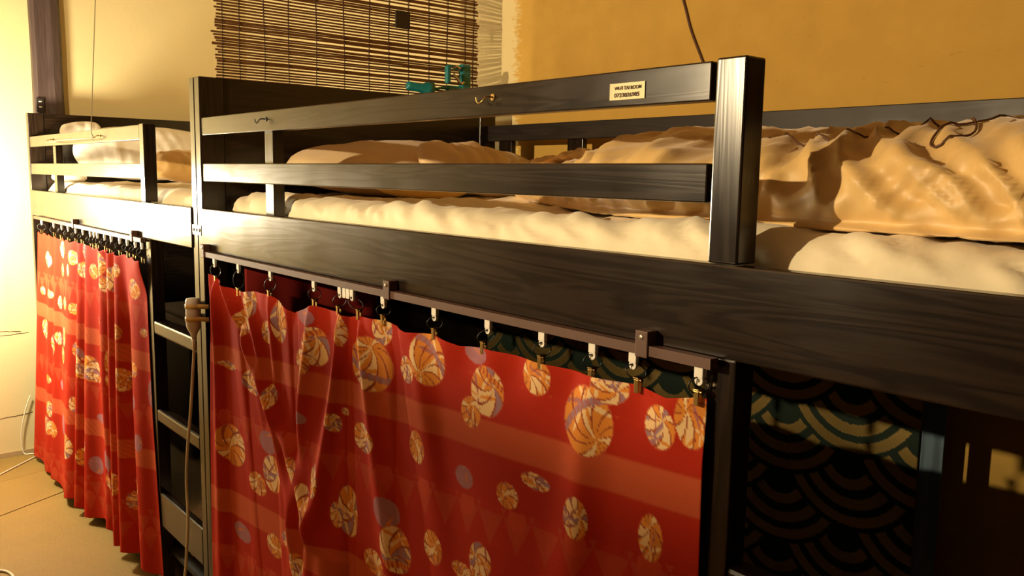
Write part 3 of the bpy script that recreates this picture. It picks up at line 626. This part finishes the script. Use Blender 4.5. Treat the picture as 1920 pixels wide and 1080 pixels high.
# ------------------------------------------------------------------ hangings inside the lower bunk of the nearer bed
nx, nz = 600, 320
gx = np.linspace(.05, 1.462, nx); gz = np.linspace(1.085, .33, nz); X, Z = np.meshgrid(gx, gz, indexing='ij')
Y = .912+.004*np.sin(X*17)+.003*np.sin(X*7+Z*9)
col = np.zeros((X.size, 3)); al = np.zeros(X.size); R0 = .165
xr_, zr_ = X.ravel(), Z.ravel(); done = np.zeros(X.size, bool)
col[:] = (.004, .017, .008)
for row in range(-3, 9):                                   # hanging fans: rows of concentric arcs, the upper rows lie over the lower
    zc = .872-row*.0825; xo = 1.315+(R0 if row % 2 else 0)
    for kx_ in range(-6, 3):
        d = np.hypot(xr_-(xo+kx_*2*R0), zr_-zc); m_ = (d < R0) & (zr_ <= zc) & ~done
        f = d/R0; band = ((f > .30) & (f < .44)) | ((f > .56) & (f < .70)) | ((f > .80) & (f < .93))
        col[m_ & band] = (.42, .29, .09); al[m_ & band] = .85; done |= m_
o = gridmesh('wave_cloth', np.stack([xr_, Y.ravel(), zr_], 1), nx, nz, col, M_wave, None, al)
tag(o, 'dark green cloth with gold wave arcs hung behind the lower bunk of the nearer bed', 'wall hanging')
md = o.modifiers.new('thickness', 'SOLIDIFY'); md.thickness = 0.0012; md.offset = 0
bm = bmesh.new()
for i in range(25):
    x = 1.468+i*.042/24; y = .905+.004*math.sin(i*.35)
    a = [bm.verts.new((x, y-.0015, .34)), bm.verts.new((x, y-.0015, .90)), bm.verts.new((x, y+.0015, .90)), bm.verts.new((x, y+.0015, .34))]
    if i:
        for k in range(4): bm.faces.new((pv[k], pv[(k+1) % 4], a[(k+1) % 4], a[k]))
    else: bm.faces.new(a)
    pv = a
bm.faces.new(pv[::-1])
tag(obj('hanging_towel', bm, M_pale, None, True), 'narrow pale blue towel hanging beside the green wave cloth', 'towel')
nx, nz = 60, 30
U, V = np.meshgrid(np.linspace(0, 1, nx), np.linspace(0, 1, nz), indexing='ij')
Yg = .10+.40*U; Zg = 1.05+(.66+.06*np.sin(U*4)-1.05)*V; Xg = .052+.010*np.sin(U*22)*V+.004*np.sin(U*9)
o = gridmesh('hanging_cloth', np.stack([Xg.ravel(), Yg.ravel(), Zg.ravel()], 1), nx, nz, None, M_redcl)
tag(o, 'plain red cloth hanging inside the lower bunk beside the headboard posts', 'cloth')
md = o.modifiers.new('thickness', 'SOLIDIFY'); md.thickness = 0.001; md.offset = 0

# ------------------------------------------------------------------ bamboo blind above the headboard
BX = -.018; t = thing('bamboo_blind', 'brown bamboo slat blind hanging above the headboard of the nearer bed', 'blind', (BX, 0, 1.531))
variants = []
for k in range(4):
    bm = bmesh.new(); L0, L1 = .070-.004*k+.003*(k == 2), .908+.003*k
    pts = [(0.0006*N3(y_*9, k*3.0, 0), y_, .0010*N3(y_*5, 0, k*2.0)) for y_ in np.linspace(L0, L1, 14)]
    tube(bm, pts, .0026, 6); me = bpy.data.meshes.new('slat'); bm.to_mesh(me); bm.free(); me.materials.append(M_bamboo); variants.append(me)
z = .002; i = 0
while z < .80:
    s = link(bpy.data.objects.new('slat', variants[random.randrange(4)]), t)
    s.location = (random.uniform(-.0006, .0006), random.uniform(-.004, .004), z); s.rotation_euler = (random.uniform(-.0035, .0035), random.uniform(0, 6.28)*0, 0)
    k = random.random(); s.scale = (1, 1, 1.0 if k < .85 else 1.5)
    z += .0073+random.uniform(-.0006, .0006)+(.002 if random.random() < .07 else 0); i += 1
for ys in (.084, .130, .198, .268, .351, .437, .520, .586, .654, .728, .795, .865, .897):
    bm = bmesh.new()
    for sd in (-1, 1):
        Q = [(sd*.0026, ys+.003*N3(ys*30, zz*6, 0)+.0012*math.sin(zz*860)*sd, zz) for zz in np.linspace(-.002, .80, 110)]
        tube(bm, Q, .0011, 5)
    obj('thread', bm, M_thread, t)
bm = bmesh.new(); tube(bm, [(0, .06, .806), (0, .92, .806)], .009, 10); obj('top_rod', bm, M_bamboo, t)
for ys in (.2, .78):
    bm = bmesh.new(); tube(bm, [(0, ys, .806), (0, ys, CEIL_Z-1.531)], .0018, 6); obj('hanging_cord', bm, M_thread, t)
o = obj('dark_plate', box(bmesh.new(), BX+.004, BX+.010, .603, .654, 1.722, 1.773, .002), M_sock, None)
tag(o, 'small dark square plate fixed on the bamboo blind', 'plate')

# ------------------------------------------------------------------ teal clip lamp on the headboard
t = thing('clip_lamp', 'small teal plastic clip lamp clamped on the headboard top', 'clip lamp', (.017, .80, ZH))
bm = bmesh.new(); box(bm, -.010, .012, .020, .056, -.006, .108, .006, 3); box(bm, -.008, .010, -.034, -.020, .045, .098, .004); box(bm, -.008, .010, -.034, .03, .002, .040, .008, 3); box(bm, -.006, .008, -.03, .03, .088, .102, .004); obj('clamp', bm, M_teal, t, False)
bm = bmesh.new(); tube(bm, catmull([(.014, -.022, .088), (.018, -.008, .096), (.018, .008, .090)], 6), .004, 8); tube(bm, catmull([(.015, -.016, .074), (.018, -.004, .060), (.018, .010, .046), (.016, .022, .052)], 6), .0045, 8); obj('spring_lever', bm, M_steel, t, True)
bm = bmesh.new(); tube(bm, catmull([(.004, -.02, .032), (.004, -.05, .030), (.004, -.075, .024)], 5), .004, 8); obj('arm', bm, M_teal, t, True)
Mh = look((.004, -.118, .022), (.10, 1.0, -.12)); h = thing
bm = bmesh.new(); lathe(bm, [(0, -.055), (.011, -.055), (.013, -.050), (.013, -.010), (.022, .008), (.026, .026), (.024, .026), (.018, .008), (0, .004)], 22, Mh); hd = obj('lamp_head', bm, M_teal, t, True)
bm = bmesh.new(); lathe(bm, [(0, .004), (.014, .008), (.018, .020), (.013, .031), (0, .036)], 18, Mh); obj('bulb', bm, M_amber, hd, True)

# ------------------------------------------------------------------ paper label on the guard
t = thing('paper_label', 'cream paper label with handwritten numbers taped on the nearer guard rail', 'label', (1.4435, .0026, 1.3905))
bm = bmesh.new(); R_ = []
for i in range(13):
    x = i*.0575/12; lift = -.0004-.0012*max(0, 1-i/1.6)-.0006*max(0, (i-10.6)/1.4)
    R_.append([bm.verts.new((x, lift+dy, z_)) for dy, z_ in ((0, 0), (0, .0203), (.0004, .0203), (.0004, 0))])
for A, B in zip(R_[:-1], R_[1:]):
    for k in range(4): bm.faces.new((A[k], A[(k+1) % 4], B[(k+1) % 4], B[k]))
bm.faces.new(R_[0]); bm.faces.new(R_[-1][::-1]); obj('paper', bm, M_paper, t)
def lettering(txt, x, z, size, parent, width):
    cd = bpy.data.curves.new('lettering', 'FONT'); cd.body = txt; cd.size = size; cd.extrude = .00008; cd.offset = size*.022
    to = bpy.data.objects.new('tmp', cd); C.objects.link(to); dg = bpy.context.evaluated_depsgraph_get()
    me = bpy.data.meshes.new_from_object(to.evaluated_get(dg)); bpy.data.objects.remove(to, do_unlink=True)
    xs = [v.co.x for v in me.vertices]; k = width/(max(xs)-min(xs))
    for v in me.vertices:
        a = v.co.x*k; v.co = Vector((x+a, -.0010-v.co.z, z+v.co.y+.0006*N3(a*300, 2, 0)))
    me.materials.clear(); return meshobj('lettering', me, M_ink, parent)
lettering('WI-FI TAI ROOM', .0075, .0122, .0060, t, .0445)
lettering('0723826985', .0072, .0034, .0068, t, .0415)

# ------------------------------------------------------------------ power tap taped on the posts, and cords
t = thing('power_tap', 'cream inline power tap taped on the bed posts with its cord hanging down', 'power tap', (.020, -.026, .865))
bm = bmesh.new(); lathe(bm, [(0, .0), (.006, .0), (.009, .012), (.017, .026), (.0195, .036), (.0195, .098), (.017, .104), (0, .105)], 18); 
for v in bm.verts: v.co.y *= .95
tp = obj('body', bm, M_plast, t, True)
bm = bmesh.new(); lathe(bm, [(0, -.028), (.0045, -.028), (.0055, .002), (0, .002)], 12); obj('strain_relief', bm, M_cable, t, True)
for zb in (.085, .052):
    bm = bmesh.new(); R_ = []
    for k in range(17):
        a = math.pi*(1.0+k/16); R_.append((.0205*math.cos(a), .0205*math.sin(a)*.95))
    P_ = [(-.036, .0255)]+[(-.0205, .008)]+R_+[(.0205, .008), (.040, .0255)]
    rows = [[bm.verts.new((a*s, b_*s if b_ < .02 else b_, zb+dz-.10*(a if a > 0 else 0)*0)) for a, b_ in P_ for s in (1.0,)] for dz in (-.006, .006)]
    for k in range(len(P_)-1): bm.faces.new((rows[0][k], rows[0][k+1], rows[1][k+1], rows[1][k]))
    o = obj('tape', bm, M_tape, t, True); md = o.modifiers.new('thickness', 'SOLIDIFY'); md.thickness = .0006; md.offset = 1
bm = bmesh.new()
tube(bm, catmull([(.0, 0, -.026), (-.004, -.004, -.09), (-.020, -.008, -.20), (-.045, -.010, -.30), (-.068, -.008, -.40), (-.072, -.006, -.50), (-.085, -.008, -.60), (-.105, -.010, -.69), (-.125, -.03, -.80), (-.16, -.10, -.8605), (-.35, -.24, -.8605), (-.62, -.33, -.8605), (-.80, -.315, -.8605), (-.87, -.345, -.8605), (-.85, -.40, -.8605), (-.78, -.44, -.8605), (-.70, -.60, -.8605), (-.9, -.95, -.8605)], 9), .0042, 8); obj('cord', bm, M_cable, t, True)
bm = bmesh.new(); tube(bm, catmull([(-2.084, -.03, .27), (-2.082, -.055, .20), (-2.082, -.075, .10), (-2.082, -.07, .012), (-2.065, -.045, .005), (-2.05, -.005, .004), (-1.99, -.06, .004), (-1.90, -.15, .004), (-1.84, -.21, .004), (-1.81, -.27, .005), (-1.84, -.45, .004), (-1.90, -.8, .004)], 8), .0028, 6)
tag(obj('white_cable', bm, M_cable, None, True), 'thin white cable running down the end wall and over the matting', 'cable')
bm = bmesh.new(); tube(bm, [(-.700, -.022, CEIL_Z), (-.769, -.022, 1.82), (-.884, -.022, 1.436), (-.889, -.022, 1.412), (-.892, -.0145, 1.396)], .0014, 6)
tube(bm, catmull([(-.892, -.0145, 1.396), (-1.05, -.028, 1.395), (-1.25, -.029, 1.396), (-1.45, -.027, 1.393), (-1.561, -.0145, 1.398)], 6), .0017, 6)
tag(obj('ceiling_cord', bm, M_cord, None, True), 'thin cord hanging from the ceiling to the hooks of the further guard rail', 'cord')
bm = bmesh.new(); tube(bm, catmull([(.50, BACK_Y-.004, CEIL_Z-.02), (.60, BACK_Y-.004, 2.05), (.715, BACK_Y-.004, 1.76), (.745, BACK_Y-.004, 1.68), (.785, BACK_Y-.004, 1.60), (.85, BACK_Y-.004, 1.47), (.88, BACK_Y-.004, 1.15)], 6), .0033, 6)
tag(obj('wall_wire', bm, M_wire, None, True), 'dark brown wire running down the ochre back wall', 'wire')
# earphones on the duvet
t = thing('earphones', 'dark earphone cord with a black plug lying on the golden duvet', 'earphones', (1.6, .45, 1.34))
bm = bmesh.new(); B_ = Vector((1.6, .45, 1.34))
EAR = [(1.44, .30), (1.53, .22), (1.64, .175), (1.70, .20), (1.76, .215), (1.80, .20), (1.82, .16), (1.805, .137), (1.785, .14), (1.79, .165), (1.82, .20), (1.84, .25), (1.85, .30)]
EAR_OBJ = (t, EAR)
# socket on the pillar
o = thing('wall_socket', 'small dark switch plate with two white dots on the timber pillar', 'switch', (END_X+.0505, .066, 1.535))
obj('plate', box(bmesh.new(), 0, .008, -.016, .016, 0, .062, .002), M_sock, o)
for zz in (.024, .047): obj('dot', box(bmesh.new(), .0075, .0095, -.006, .006, zz-.0025, zz+.0025, .0008), M_plast, o)

# drape the earphone cord on the duvet surface
bpy.context.view_layer.update()
dv = bpy.data.objects['duvet']; pts = []
dg = bpy.context.evaluated_depsgraph_get(); ev = dv.evaluated_get(dg)
for p in catmull([(a, b_, 0) for a, b_ in EAR], 10):
    hit, loc, nn, _ = ev.ray_cast(Vector((p.x, p.y, 2.0)), Vector((0, 0, -1)))
    if hit: pts.append(loc+Vector((0, -.0012, .0024)))
pts = [p - B_ for p in pts]
bm = bmesh.new(); tube(bm, pts, .0013, 6); obj('cord', bm, M_wire, t, True)
bm = bmesh.new(); lathe(bm, [(0, -.014), (.006, -.012), (.008, 0), (.007, .012), (0, .014)], 12, look(pts[-1]+Vector((.006, .004, .006)), (1, .3, .1))); obj('plug', bm, M_black, t, True)
